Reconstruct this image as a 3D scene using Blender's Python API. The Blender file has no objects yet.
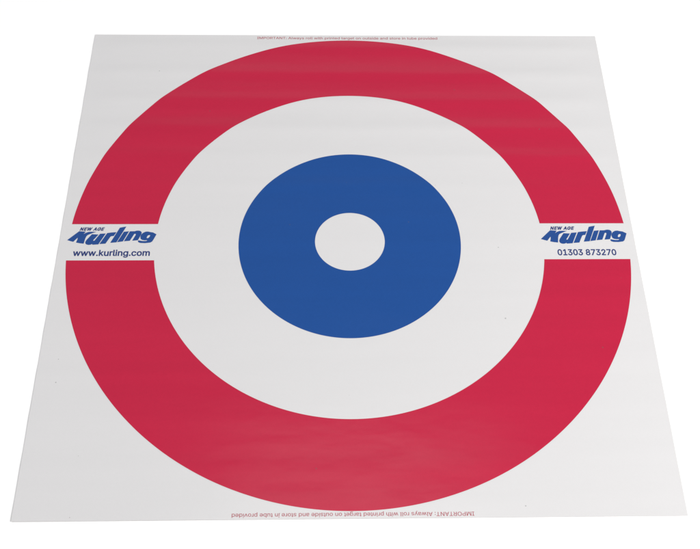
import bpy, bmesh, math
from math import sin, cos, pi, sqrt, radians, exp

S = bpy.context.scene
COL = S.collection

# ------------------------------------------------------------------ helpers
def link(o, parent=None):
    COL.objects.link(o)
    if parent: o.parent = parent
    return o

def mesh_obj(name, verts, faces, mats, parent=None, smooth=True, midx=None):
    me = bpy.data.meshes.new(name)
    me.from_pydata(verts, [], faces)
    for m in mats: me.materials.append(m)
    if midx: me.polygons.foreach_set('material_index', midx)
    me.polygons.foreach_set('use_smooth', [smooth] * len(faces))
    me.update()
    return link(bpy.data.objects.new(name, me), parent)

# ------------------------------------------------------------------ relief of the unrolled sheet
# the mat is stored rolled in a tube: faint waves run across it, left edge and corners stay a touch lifted
def relief(x, y):
    z = 0.0012
    z += 0.00036 * sin(2*pi*(y + 0.030*x)/0.210 + 0.6) * (0.55 + 0.45*sin(3.1*x + 1.2))
    z += 0.00018 * sin(2*pi*(y - 0.040*x)/0.094 + 1.9) * (0.5 + 0.5*sin(4.3*x - 0.7 + 2.0*y))
    z += 0.00009 * sin(2*pi*(y + 0.020*x)/0.047 + 0.3) * (0.5 + 0.5*sin(6.1*x + 5.0*y))
    # a run of crests 8 cm apart where the far half still remembers the tube
    a = 0.0011 / (1 + exp(-(y - 0.17)/0.045)) * (0.85 + 0.15*sin(5*x + 0.6)) * (1 - 0.75*exp(-((abs(x) - 0.60)/0.05)**2))
    ph = 2*pi*(y - 0.312 + 0.008*x)/0.0835
    z += a * (0.95 + cos(ph) + 0.18*cos(2*ph))
    z += 0.00022 * sin(2.7*x + 1.1) * cos(3.3*y + 0.4)
    z += 0.0006 * exp(-((x + 0.60)/0.060)**2) * (0.35 + 0.65*exp(-((y + 0.45)/0.30)**2))
    return z
LIFT = 0.00022      # ink film above the vinyl

# ------------------------------------------------------------------ materials
def nd(nt, t, **kw):
    n = nt.nodes.new(t)
    for k, v in kw.items(): setattr(n, k, v)
    return n

def vinyl(name, rgb, rough=0.23, spec=0.40, mottling=0.05, specks=True, rough_var=0.035):
    m = bpy.data.materials.new(name); m.use_nodes = True
    nt = m.node_tree; nt.nodes.clear(); L = nt.links.new
    out = nd(nt, 'ShaderNodeOutputMaterial'); b = nd(nt, 'ShaderNodeBsdfPrincipled')
    L(b.outputs[0], out.inputs[0])
    tc = nd(nt, 'ShaderNodeTexCoord'); P = tc.outputs['Object']
    # mottled ink: fine grain plus soft bands left by the print head
    n1 = nd(nt, 'ShaderNodeTexNoise'); n1.inputs['Scale'].default_value = 260; n1.inputs['Detail'].default_value = 4
    L(P, n1.inputs['Vector'])
    mp = nd(nt, 'ShaderNodeMapping'); mp.inputs['Scale'].default_value = (1.3, 26, 1); L(P, mp.inputs['Vector'])
    n2 = nd(nt, 'ShaderNodeTexNoise'); n2.inputs['Scale'].default_value = 1.0; n2.inputs['Detail'].default_value = 3
    L(mp.outputs[0], n2.inputs['Vector'])
    ad = nd(nt, 'ShaderNodeMath', operation='ADD'); L(n1.outputs[0], ad.inputs[0]); L(n2.outputs[0], ad.inputs[1])
    mr = nd(nt, 'ShaderNodeMapRange')
    mr.inputs['From Min'].default_value = 0.6; mr.inputs['From Max'].default_value = 1.4
    mr.inputs['To Min'].default_value = 1 - mottling; mr.inputs['To Max'].default_value = 1 + mottling
    L(ad.outputs[0], mr.inputs['Value'])
    rgbn = nd(nt, 'ShaderNodeRGB'); rgbn.outputs[0].default_value = (*rgb, 1)
    sc = nd(nt, 'ShaderNodeVectorMath', operation='SCALE')
    L(rgbn.outputs[0], sc.inputs[0]); L(mr.outputs[0], sc.inputs['Scale'])
    col = sc.outputs[0]
    if specks:   # specks of dust and grit lying on the vinyl
        vo = nd(nt, 'ShaderNodeTexVoronoi', voronoi_dimensions='2D'); vo.inputs['Scale'].default_value = 16
        L(P, vo.inputs['Vector'])
        sp = nd(nt, 'ShaderNodeSeparateColor'); L(vo.outputs['Color'], sp.inputs[0])
        gt = nd(nt, 'ShaderNodeMath', operation='GREATER_THAN'); gt.inputs[1].default_value = 0.90
        L(sp.outputs[0], gt.inputs[0])
        rad = nd(nt, 'ShaderNodeMath', operation='MULTIPLY'); rad.inputs[1].default_value = 0.026
        L(sp.outputs[1], rad.inputs[0])
        lt = nd(nt, 'ShaderNodeMath', operation='LESS_THAN'); L(vo.outputs['Distance'], lt.inputs[0]); L(rad.outputs[0], lt.inputs[1])
        mu = nd(nt, 'ShaderNodeMath', operation='MULTIPLY'); L(gt.outputs[0], mu.inputs[0]); L(lt.outputs[0], mu.inputs[1])
        m2 = nd(nt, 'ShaderNodeMath', operation='MULTIPLY'); L(mu.outputs[0], m2.inputs[0]); m2.inputs[1].default_value = 0.45
        mx = nd(nt, 'ShaderNodeMix', data_type='RGBA')
        L(m2.outputs[0], mx.inputs[0]); L(col, mx.inputs[6]); mx.inputs[7].default_value = (0.10, 0.09, 0.09, 1)
        col = mx.outputs[2]
    L(col, b.inputs['Base Color'])
    # sheen that varies in cloudy streaks where the film was handled
    mp3 = nd(nt, 'ShaderNodeMapping'); mp3.inputs['Scale'].default_value = (6, 9, 1); L(P, mp3.inputs['Vector'])
    n3 = nd(nt, 'ShaderNodeTexNoise'); n3.inputs['Scale'].default_value = 1.2; n3.inputs['Detail'].default_value = 3
    n3.inputs['Roughness'].default_value = 0.6
    L(mp3.outputs[0], n3.inputs['Vector'])
    r3 = nd(nt, 'ShaderNodeMapRange'); L(n3.outputs[0], r3.inputs['Value'])
    r3.inputs['From Min'].default_value = 0.2; r3.inputs['From Max'].default_value = 0.8
    r3.inputs['To Min'].default_value = rough - rough_var; r3.inputs['To Max'].default_value = rough + rough_var
    L(r3.outputs[0], b.inputs['Roughness'])
    b.inputs['Specular IOR Level'].default_value = spec
    # very fine emboss of the vinyl
    n4 = nd(nt, 'ShaderNodeTexNoise'); n4.inputs['Scale'].default_value = 420; n4.inputs['Detail'].default_value = 2
    L(P, n4.inputs['Vector'])
    bp = nd(nt, 'ShaderNodeBump'); bp.inputs['Strength'].default_value = 0.06; bp.inputs['Distance'].default_value = 0.0004
    L(n4.outputs[0], bp.inputs['Height'])
    # soft dents and rolling marks, longer across the roll than along it
    mp5 = nd(nt, 'ShaderNodeMapping'); mp5.inputs['Scale'].default_value = (5, 13, 1); L(P, mp5.inputs['Vector'])
    n5 = nd(nt, 'ShaderNodeTexNoise'); n5.inputs['Scale'].default_value = 1.0; n5.inputs['Detail'].default_value = 3
    L(mp5.outputs[0], n5.inputs['Vector'])
    b5 = nd(nt, 'ShaderNodeBump'); b5.inputs['Strength'].default_value = 1.0; b5.inputs['Distance'].default_value = 0.0013
    L(n5.outputs[0], b5.inputs['Height']); L(b5.outputs[0], bp.inputs['Normal']); L(bp.outputs[0], b.inputs['Normal'])
    return m

WHITE = vinyl('white_vinyl', (0.628, 0.622, 0.630), mottling=0.012)
EDGE = vinyl('cut_vinyl_edge', (0.36, 0.31, 0.30), specks=False)
RED = vinyl('red_ink', (0.458, 0.0105, 0.046), mottling=0.05)
BLUE = vinyl('blue_ink', (0.0075, 0.063, 0.260), mottling=0.05)
LOGO_BLUE = vinyl('logo_blue_ink', (0.014, 0.062, 0.24), specks=False)
NAVY = vinyl('navy_lettering_ink', (0.022, 0.040, 0.155), specks=False)
REDTXT = vinyl('red_lettering_ink', (0.40, 0.10, 0.125), specks=False)

def backdrop_mat():
    m = bpy.data.materials.new('white_backdrop_paper'); m.use_nodes = True
    nt = m.node_tree; b = nt.nodes['Principled BSDF']; L = nt.links.new
    tc = nd(nt, 'ShaderNodeTexCoord')
    n = nd(nt, 'ShaderNodeTexNoise'); n.inputs['Scale'].default_value = 60; n.inputs['Detail'].default_value = 3
    L(tc.outputs['Object'], n.inputs['Vector'])
    r = nd(nt, 'ShaderNodeMapRange'); r.inputs['To Min'].default_value = 0.955; r.inputs['To Max'].default_value = 0.975
    L(n.outputs[0], r.inputs['Value'])
    c = nd(nt, 'ShaderNodeCombineColor')
    for i in range(3): L(r.outputs[0], c.inputs[i])
    L(c.outputs[0], b.inputs['Base Color'])
    b.inputs['Roughness'].default_value = 0.8; b.inputs['Specular IOR Level'].default_value = 0.2
    return m

# ------------------------------------------------------------------ setting: white studio paper under the mat
bd = mesh_obj('floor', [(-9, -6, 0), (9, -6, 0), (9, 14, 0), (-9, 14, 0)], [(0, 1, 2, 3)], [backdrop_mat()], smooth=False)
bd['kind'] = 'structure'

# ------------------------------------------------------------------ the mat
mat = link(bpy.data.objects.new('target_mat', None))
mat.empty_display_size = 0.1
mat['label'] = 'white square vinyl target mat printed with red and blue rings, lying flat on white'
mat['category'] = 'mat'

X0, X1, Y0, Y1 = -0.6031, 0.5998, -0.5988, 0.6029
# sheet: closed slab, 0.45 mm thick, following the relief
def build_sheet():
    n = 260; T = 0.00045
    v = []; f = []; mi = []
    for lay in (0, 1):
        for j in range(n+1):
            y = Y0 + (Y1-Y0)*j/n
            for i in range(n+1):
                x = X0 + (X1-X0)*i/n
                v.append((x, y, relief(x, y) - (T if lay else 0)))
    w = n+1; o = w*w
    for j in range(n):
        for i in range(n):
            a = j*w+i
            f.append((a, a+1, a+w+1, a+w)); mi.append(0)
            f.append((o+a, o+a+w, o+a+w+1, o+a+1)); mi.append(0)
    for i in range(n):
        a, b = i, i+1; f.append((o+a, o+b, b, a)); mi.append(1)
        a, b = n*w+i, n*w+i+1; f.append((a, b, o+b, o+a)); mi.append(1)
        a, b = i*w, (i+1)*w; f.append((a, b, o+b, o+a)); mi.append(1)
        a, b = i*w+n, (i+1)*w+n; f.append((o+a, o+b, b, a)); mi.append(1)
    ob = mesh_obj('sheet', v, f, [WHITE, EDGE], mat, midx=mi)
    me = ob.data
    me.polygons.foreach_set('use_smooth', [k == 0 for k in mi]); me.update()
    # hard cut edges
    at = me.attributes.new('sharp_edge', 'BOOLEAN', 'EDGE')
    def border(vi):
        vi %= o; return vi % w in (0, n) or vi // w in (0, n)
    at.data.foreach_set('value', [border(e.vertices[0]) and border(e.vertices[1]) for e in me.edges])
    return ob
build_sheet()

def P(x, y, k=1.0): return (x, y, relief(x, y) + LIFT*k)

def band(name, r0, r1, cut, sign, m):
    nr = 30; na = 420; v = []; f = []
    for i in range(nr+1):
        r = r0 + (r1-r0)*i/nr
        a0 = math.asin(abs(cut)/r)
        for j in range(na+1):
            a = a0 + (pi-2*a0)*j/na
            v.append(P(r*cos(a), sign*r*sin(a)))
    for i in range(nr):
        for j in range(na):
            q = [i*(na+1)+j, (i+1)*(na+1)+j, (i+1)*(na+1)+j+1, i*(na+1)+j+1]
            f.append(tuple(q if sign > 0 else q[::-1]))
    return mesh_obj(name, v, f, [m], mat)

def ring(name, r0, r1, m):
    nr = 24; na = 420; v = []; f = []
    for i in range(nr+1):
        r = r0 + (r1-r0)*i/nr
        for j in range(na): v.append(P(r*cos(2*pi*j/na), r*sin(2*pi*j/na)))
    for i in range(nr):
        for j in range(na):
            k = (j+1) % na
            f.append((i*na+j, (i+1)*na+j, (i+1)*na+k, i*na+k))
    return mesh_obj(name, v, f, [m], mat)

u = band('red_band', 0.406, 0.585, 0.0450, 1, RED); u['label'] = 'upper red half ring, ending above the two logos'
l = band('red_band', 0.406, 0.585, 0.0463, -1, RED); l['label'] = 'lower red half ring, ending below the two logos'
ring('blue_ring', 0.0730, 0.2321, BLUE)

# ---- filled outlines and lettering: built as flat 2D curves, meshed, then laid on the relief
def curve_to_mesh(cu):
    ob = bpy.data.objects.new('tmp', cu); COL.objects.link(ob)
    dg = bpy.context.evaluated_depsgraph_get(); dg.update()
    me = bpy.data.meshes.new_from_object(ob.evaluated_get(dg))
    vs = [tuple(v.co) for v in me.vertices]; fs = [tuple(p.vertices) for p in me.polygons]
    bpy.data.objects.remove(ob); bpy.data.meshes.remove(me); bpy.data.curves.remove(cu)
    return vs, fs

def lay(name, vs, fs, m, parent, k=1.0):
    out = []
    for q in fs:     # faces up
        a, b, c = (vs[i] for i in q[:3])
        nz = (b[0]-a[0])*(c[1]-a[1]) - (b[1]-a[1])*(c[0]-a[0])
        out.append(tuple(q) if nz > 0 else tuple(q[::-1]))
    return mesh_obj(name, [P(x, y, k) for x, y, *_ in vs], out, [m], parent, smooth=False)

# grotesque letter outlines (advance, vertices, triangles), thousandths of the type size
GLYPHS = {'bold': {' ': [188,[],
[]],'.': [188,[95,-26,82,-24,70,-21,58,-14,48,-6,40,4,33,15,30,28,28,41,30,54,33,67,40,78,48,88,58,97,70,103,82,107,95,108,108,107,121,103,132,97,143,88,151,78,157,67,161,54,162,41,161,28,157,15,151,4,143,-6,132,-14,121,-21,108,-24],
[6,5,7,8,7,5,9,8,12,12,11,9,10,9,11,2,1,3,1,0,3,4,3,0,14,13,15,8,5,4,12,8,4,31,30,29,29,28,31,19,18,17,27,26,25,25,24,27,24,23,20,21,20,23,23,22,21,27,24,28,24,20,16,17,16,20,19,17,20,31,28,0,28,24,0,24,16,0,4,0,16,12,4,16,13,12,16,15,13,16]],'0': [453,[227,-28,196,-26,168,-19,141,-8,117,7,96,27,77,50,62,76,49,106,39,139,32,175,28,213,27,254,28,295,32,334,39,369,49,402,62,432,78,458,96,482,118,501,142,517,168,528,196,534,227,537,257,534,285,528,312,517,336,501,357,482,376,458,391,432,404,402,414,369,421,334,425,295,426,254,425,213,421,175,414,139,404,106,391,76,376,50,357,27,336,7,312,-8,286,-19,257,-26,227,71,241,72,254,75,265,81,276,89,286,100,295,114,303,130,310,150,316,172,320,197,322,224,323,254,322,284,320,312,316,337,310,359,303,378,295,395,286,409,276,420,265,428,254,434,241,437,227,438,212,437,200,434,188,428,177,420,167,409,158,395,150,378,143,359,138,337,134,312,131,284,130,254,131,224,134,197,138,172,143,150,150,130,158,114,167,100,177,89,188,81,200,75,212,72],
[10,9,87,87,86,10,11,10,86,86,85,11,12,11,85,85,84,12,84,83,12,13,12,83,83,82,13,14,13,82,82,81,14,15,14,81,1,95,2,95,94,2,3,2,94,94,93,3,75,74,21,22,21,74,74,73,22,73,23,22,3,93,4,93,92,4,5,4,92,92,91,5,6,5,91,91,90,6,7,6,90,90,89,7,8,7,89,89,88,8,9,8,88,87,9,88,15,81,80,16,15,80,80,79,16,17,16,79,79,78,17,18,17,78,78,77,18,19,18,77,77,76,19,20,19,76,76,75,20,75,21,20,49,0,47,24,71,25,49,47,46,50,49,46,46,45,50,51,50,45,70,69,27,27,26,70,71,70,26,25,71,26,39,38,57,58,57,38,38,37,58,59,58,37,37,36,59,60,59,36,61,60,36,36,35,61,62,61,35,35,34,62,63,62,34,34,33,63,51,45,44,52,51,44,44,43,52,53,52,43,43,42,53,54,53,42,42,41,54,55,54,41,41,40,55,56,55,40,40,39,56,39,57,56,63,33,64,33,32,64,65,64,32,32,31,65,66,65,31,31,30,66,67,66,30,30,29,67,68,67,29,29,28,68,69,68,28,27,69,28,95,1,0,48,95,0,0,49,48,71,24,72,73,72,24,23,73,24]],'1': [453,[55,-21,55,76,412,76,412,-21,297,530,297,-21,191,-21,197,418,71,328,65,437,192,530,297,76,193,76],
[1,0,6,3,2,5,12,11,7,10,7,4,11,12,6,9,8,7,7,10,9,4,7,11,5,2,11,6,5,11,1,6,12]],'2': [453,[43,-21,43,56,219,243,233,258,245,271,256,284,266,296,274,306,281,316,287,326,291,335,295,344,297,353,299,362,299,371,299,382,297,391,294,400,290,407,285,414,279,420,272,426,264,430,255,434,245,436,235,438,224,439,212,438,201,436,191,433,182,429,175,424,168,418,162,411,157,403,153,395,150,385,149,374,147,341,43,341,46,387,50,410,58,432,68,453,81,472,96,488,114,503,133,515,154,524,177,531,200,535,225,537,250,535,273,531,295,525,316,515,335,503,352,490,366,474,379,456,389,437,396,416,401,395,402,373,401,357,399,341,396,325,391,310,384,295,375,279,365,263,353,246,339,228,322,209,303,188,282,165,184,73,410,77,410,-21],
[38,37,39,40,39,37,37,36,40,41,40,36,36,35,41,42,41,35,43,42,35,35,34,43,44,43,34,34,33,44,45,44,33,33,32,45,32,46,45,50,28,27,27,26,50,49,29,28,28,50,49,25,24,52,51,25,52,25,51,26,50,26,51,1,0,76,76,2,1,46,32,31,47,46,31,31,30,47,48,47,30,30,29,48,29,49,48,8,7,71,71,70,8,9,8,70,70,69,9,10,9,69,69,68,10,11,10,68,68,67,11,67,66,11,12,11,66,66,65,12,13,12,65,65,64,13,14,13,64,64,63,14,15,14,63,63,62,15,62,61,15,16,15,61,61,60,16,17,16,60,60,59,17,18,17,59,59,58,18,19,18,58,58,57,19,20,19,57,57,56,20,21,20,56,55,21,56,76,0,78,78,77,76,2,76,75,75,74,2,3,2,74,4,3,74,74,73,4,5,4,73,73,72,5,6,5,72,72,71,6,71,7,6,21,55,22,55,54,22,23,22,54,54,53,23,24,23,53,52,24,53]],'3': [453,[218,-28,193,-27,169,-23,146,-18,124,-10,104,1,85,13,68,28,53,45,41,64,32,84,26,107,20,153,127,153,132,124,134,115,138,107,143,100,149,94,156,88,164,83,173,79,183,75,194,73,206,71,218,71,232,71,244,73,256,76,267,80,276,85,284,91,291,97,297,105,302,113,305,122,307,133,308,145,307,156,305,166,302,176,298,186,292,194,285,202,276,208,265,215,253,220,238,223,221,226,201,227,136,227,136,307,257,435,49,431,49,530,393,530,393,453,199,247,190,309,239,311,267,309,293,304,317,295,339,283,358,269,375,253,389,234,400,213,408,191,412,169,414,145,412,120,408,97,399,75,388,55,374,36,358,20,339,5,318,-6,295,-16,271,-23,245,-27,259,310],
[7,6,18,18,17,7,8,7,17,17,16,8,9,8,16,16,15,9,10,9,15,15,14,10,11,10,14,14,13,11,12,11,13,1,23,2,22,2,23,26,25,0,24,0,25,26,0,81,81,27,26,0,24,1,23,1,24,57,49,48,48,47,57,58,57,59,2,22,3,22,21,3,4,3,21,21,20,4,5,4,20,20,19,5,6,5,19,18,6,19,49,57,50,51,50,57,57,58,51,71,70,37,70,69,37,38,37,69,69,68,38,29,79,78,30,29,78,78,77,30,31,30,77,77,76,31,32,31,76,76,75,32,33,32,75,75,74,33,34,33,74,74,73,34,35,34,73,73,72,35,36,35,72,72,71,36,71,37,36,38,68,39,68,67,39,40,39,67,67,66,40,41,40,66,66,65,41,42,41,65,65,64,42,43,42,64,64,63,43,44,43,63,63,62,44,45,44,62,61,45,62,56,52,59,56,55,52,27,81,80,28,27,80,80,79,28,79,29,28,45,61,46,61,60,46,47,46,60,58,59,52,51,58,52,54,53,52,52,55,54,57,47,60,82,57,60,59,57,82,56,59,82]],'7': [453,[68,-18,295,431,41,431,41,530,412,530,412,444,178,-21],
[1,6,5,5,4,1,6,1,0,3,2,1,1,4,3]],'8': [453,[226,-28,199,-27,174,-23,149,-17,127,-8,106,4,87,17,71,32,57,50,45,69,37,90,32,112,31,135,32,153,35,171,39,188,46,204,54,219,64,233,75,246,88,257,102,267,117,275,132,281,119,268,125,254,107,264,90,278,76,296,64,315,56,335,51,357,49,380,51,402,55,423,63,443,73,461,86,478,101,493,117,506,136,517,157,526,179,532,202,535,226,537,250,535,273,532,295,525,315,517,334,506,351,493,366,478,379,461,389,443,397,423,401,402,403,380,401,358,396,336,388,315,377,296,362,279,345,265,327,254,334,266,322,281,336,275,351,267,364,257,377,246,388,233,398,219,406,204,413,188,418,171,421,153,422,135,420,112,415,90,407,69,396,50,382,32,365,17,347,4,326,-8,303,-17,279,-23,253,-27,226,70,241,71,254,73,266,75,276,79,285,84,293,90,300,96,306,103,310,111,313,119,315,128,316,139,315,150,313,159,309,169,305,177,299,185,291,192,283,198,274,204,263,208,252,212,239,214,226,214,213,214,201,212,189,208,178,204,169,198,161,192,153,185,147,177,143,169,139,159,137,150,136,139,137,128,139,119,142,111,146,103,152,96,159,90,166,84,176,79,187,76,198,73,212,71,226,311,237,311,247,313,256,315,265,319,272,323,279,329,284,335,289,342,293,349,296,357,298,366,298,376,298,385,296,394,293,402,290,409,285,416,280,421,273,426,266,431,257,434,248,437,238,438,226,439,215,438,205,437,195,434,187,431,179,426,173,421,167,416,163,409,159,402,156,394,154,385,154,376,154,366,156,357,159,349,163,341,167,335,173,329,180,324,187,319,196,315,205,313,215,311,103,268,349,268],
[25,24,26,22,26,24,25,26,20,21,20,26,26,22,184,184,22,27,24,25,23,22,24,23,8,7,128,128,127,8,9,8,127,127,126,9,10,9,126,11,10,126,126,125,11,12,11,125,125,124,12,13,12,124,124,123,13,14,13,123,123,122,14,15,14,122,16,15,122,122,121,16,17,16,121,18,17,121,121,120,18,19,18,120,120,25,19,25,20,19,27,22,28,22,23,28,183,113,112,112,136,183,182,114,113,113,183,182,43,162,161,1,135,134,114,182,181,42,163,162,162,43,42,1,134,2,134,133,2,3,2,133,132,3,133,164,163,41,163,42,41,3,132,4,132,131,4,5,4,131,131,130,5,6,5,130,130,129,6,7,6,129,128,7,129,25,120,119,119,118,25,118,117,25,117,116,25,116,115,25,23,25,115,115,114,23,114,181,23,181,180,23,180,179,23,179,178,23,178,177,23,177,176,23,176,175,23,28,23,175,29,28,175,175,174,29,30,29,174,174,173,30,31,30,173,173,172,31,32,31,172,172,171,32,33,32,171,171,170,33,34,33,170,35,34,170,170,169,35,36,35,169,169,168,36,37,36,168,168,167,37,38,37,167,167,166,38,39,38,166,166,165,39,40,39,165,165,164,40,164,41,40,138,111,110,88,0,89,111,138,137,158,45,159,44,159,45,89,0,87,87,90,89,138,110,139,157,46,158,45,158,46,90,87,86,91,90,86,86,85,91,85,92,91,157,156,47,46,157,47,64,63,62,62,66,64,62,63,68,68,67,62,66,62,185,63,64,65,64,66,65,81,80,96,97,96,80,80,79,97,98,97,79,79,78,98,78,77,98,99,98,77,77,76,99,100,99,76,76,75,100,101,100,75,75,74,101,74,73,101,102,101,73,73,72,102,103,102,72,72,71,103,71,70,103,104,103,70,70,69,104,63,104,69,68,63,69,66,61,60,65,66,60,92,85,84,93,92,84,84,83,93,94,93,83,83,82,94,95,94,82,82,81,95,81,96,95,104,63,105,106,105,63,107,106,63,108,107,63,109,108,63,63,65,109,110,109,65,139,110,65,140,139,65,141,140,65,142,141,65,143,142,65,144,143,65,145,144,65,65,60,145,60,59,145,146,145,59,59,58,146,147,146,58,58,57,147,148,147,57,57,56,148,149,148,56,56,55,149,150,149,55,55,54,150,54,53,150,151,150,53,53,52,151,152,151,52,52,51,152,153,152,51,51,50,153,154,153,50,50,49,154,155,154,49,49,48,155,156,155,48,47,156,48,135,1,0,0,88,135,111,137,112,136,112,137,159,44,160,161,160,44,43,161,44,21,26,184,62,67,185,61,66,185]],'c': [396,[207,-29,180,-28,153,-22,129,-14,106,-1,85,14,66,32,50,53,37,76,27,101,19,128,15,157,13,187,15,218,19,247,27,275,37,300,50,324,66,344,85,362,106,378,129,390,153,399,180,404,207,405,222,405,237,403,252,401,266,397,280,393,293,387,305,381,317,373,328,365,339,356,348,345,357,334,365,322,371,310,377,297,389,262,289,237,281,262,279,267,276,273,273,277,270,282,266,286,262,290,257,294,252,297,247,300,242,303,236,305,229,307,223,308,215,309,208,309,192,308,179,305,168,300,158,294,149,285,141,275,134,264,128,251,123,236,120,221,118,205,117,187,118,171,120,155,123,139,128,125,134,112,141,101,149,91,158,83,168,76,179,71,192,68,208,67,215,68,223,69,230,70,236,72,242,74,248,76,253,79,258,83,263,87,267,91,270,95,274,100,277,105,280,111,282,117,290,142,390,117,379,83,373,69,366,56,358,44,350,33,340,22,330,13,318,4,306,-4,294,-10,281,-16,267,-21,252,-25,238,-27,223,-29],
[9,8,73,73,72,9,10,9,72,72,71,10,11,10,71,71,70,11,12,11,70,70,69,12,69,68,12,13,12,68,68,67,13,14,13,67,67,66,14,15,14,66,66,65,15,16,15,65,80,1,0,0,81,80,58,24,23,113,83,82,25,56,55,113,82,0,81,0,82,24,58,57,57,56,24,56,25,24,1,80,2,79,2,80,22,59,58,58,23,22,2,79,3,79,78,3,4,3,78,78,77,4,5,4,77,77,76,5,6,5,76,76,75,6,7,6,75,75,74,7,8,7,74,73,8,74,16,65,64,17,16,64,64,63,17,18,17,63,63,62,18,19,18,62,62,61,19,20,19,61,61,60,20,21,20,60,60,59,21,59,22,21,84,112,111,85,84,111,85,111,110,86,85,110,53,52,28,27,53,28,101,100,95,96,95,100,100,99,96,97,96,99,99,98,97,40,39,41,42,41,39,39,38,42,86,110,109,87,86,109,109,108,87,88,87,108,108,107,88,89,88,107,107,106,89,90,89,106,106,105,90,91,90,105,105,104,91,92,91,104,104,103,92,93,92,103,103,102,93,94,93,102,102,101,94,101,95,94,42,38,43,38,37,43,44,43,37,37,36,44,45,44,36,36,35,45,46,45,35,35,34,46,47,46,34,34,33,47,48,47,33,33,32,48,49,48,32,32,31,49,50,49,31,31,30,50,51,50,30,30,29,51,52,51,29,28,52,29,83,113,112,112,84,83,53,27,54,27,26,54,55,54,26,25,55,26]],'g': [425,[207,-172,185,-171,164,-169,145,-165,127,-160,110,-153,95,-145,81,-136,68,-126,57,-115,48,-104,39,-91,22,-61,108,-13,123,-34,127,-40,132,-46,137,-51,142,-56,148,-61,155,-65,163,-69,171,-72,181,-74,193,-76,207,-76,226,-75,243,-72,257,-66,269,-59,278,-50,285,-38,289,-24,290,-5,296,39,317,47,315,43,309,36,302,28,294,19,284,11,274,3,261,-3,247,-9,231,-13,214,-15,195,-16,170,-15,146,-10,123,-2,102,9,82,23,64,39,49,59,36,81,26,105,19,132,15,161,13,191,15,222,19,250,26,277,36,302,49,325,64,345,81,363,101,378,122,390,146,399,170,404,196,405,215,405,232,402,249,398,263,392,275,384,286,377,296,368,304,360,311,351,316,344,321,336,300,352,294,400,393,400,393,-9,392,-35,387,-59,379,-82,368,-102,353,-119,337,-134,319,-146,298,-155,277,-163,255,-168,231,-171,205,80,219,81,231,83,242,87,252,93,260,99,268,108,275,118,281,129,285,142,289,157,291,174,291,193,291,211,289,227,285,242,281,256,275,268,268,279,260,288,252,295,242,301,231,305,219,308,205,309,191,308,178,305,167,301,158,295,149,287,141,278,134,267,128,255,123,241,120,226,118,210,117,193,118,175,120,159,123,144,128,131,134,119,141,109,148,100,157,93,167,88,178,84,191,81,293,18,298,366],
[14,13,11,12,11,13,56,55,136,136,135,56,57,56,135,135,134,57,58,57,134,134,133,58,133,132,58,59,58,132,132,131,59,60,59,131,131,130,60,61,60,130,23,1,24,1,23,2,22,2,23,46,144,47,144,143,47,123,122,69,122,70,69,2,22,3,22,21,3,4,3,21,20,4,21,47,143,48,143,142,48,124,123,68,123,69,68,4,20,5,20,19,5,6,5,19,7,6,19,19,18,7,8,7,18,18,17,8,9,8,17,17,16,9,10,9,16,16,15,10,11,10,15,14,11,15,48,142,49,142,141,49,50,49,141,51,50,141,141,140,51,52,51,140,140,139,52,53,52,139,139,138,53,54,53,138,138,137,54,55,54,137,136,55,137,61,130,129,62,61,129,129,128,62,63,62,128,128,127,63,64,63,127,127,126,64,65,64,126,126,125,65,66,65,125,67,66,125,125,124,67,124,68,67,45,98,97,120,71,121,25,0,96,26,25,96,98,45,44,44,43,98,43,99,98,71,120,72,26,96,95,27,26,95,95,94,27,94,28,27,99,43,42,42,41,99,119,118,75,75,74,119,74,73,119,120,119,73,72,120,73,39,34,145,80,79,82,78,82,79,37,38,85,36,37,85,35,36,85,80,82,81,81,84,80,79,80,84,78,79,84,89,88,31,88,87,31,32,31,87,87,86,32,86,85,32,33,32,85,85,38,33,39,33,38,34,39,38,38,37,34,37,36,34,36,35,34,106,105,35,107,106,35,35,85,107,108,107,85,109,108,85,85,84,109,110,109,84,84,81,110,111,110,81,112,111,81,113,112,81,77,76,82,82,78,146,146,78,83,78,84,83,28,94,93,93,92,28,29,28,92,92,91,29,30,29,91,91,90,30,90,89,30,89,31,30,40,34,41,99,41,34,100,99,34,101,100,34,102,101,34,103,102,34,34,35,103,104,103,35,35,105,104,113,81,114,115,114,81,116,115,81,81,82,116,117,116,82,118,117,82,82,76,118,75,118,76,24,1,0,0,25,24,45,97,46,144,46,97,70,122,121,121,71,70,34,40,145,33,39,145,77,82,146]],'i': [167,[32,-21,32,400,135,400,135,-21,84,422,71,423,60,426,49,432,39,439,31,449,25,459,21,471,20,483,21,495,25,507,31,518,39,527,49,535,60,540,71,544,84,545,96,544,108,540,119,535,128,527,137,518,143,507,146,495,147,483,146,471,143,459,136,449,128,439,119,432,108,426,96,423],
[10,9,11,12,11,9,13,12,15,14,13,15,7,17,8,16,8,17,18,6,5,5,19,18,17,7,6,6,18,17,12,9,8,8,16,12,15,12,16,35,34,21,23,22,33,33,32,23,32,24,23,33,22,34,21,34,22,30,29,31,29,28,31,28,27,25,27,26,25,31,28,32,24,32,28,28,25,24,1,0,3,3,2,1,35,21,4,21,20,4,5,4,20,19,5,20]],'k': [381,[97,106,89,233,112,233,276,400,391,392,193,178,185,178,32,-21,32,530,135,530,135,-21,284,-21,120,187,193,260,402,-15,135,256,135,137,150,149,135,168,135,202,227,215],
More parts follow.
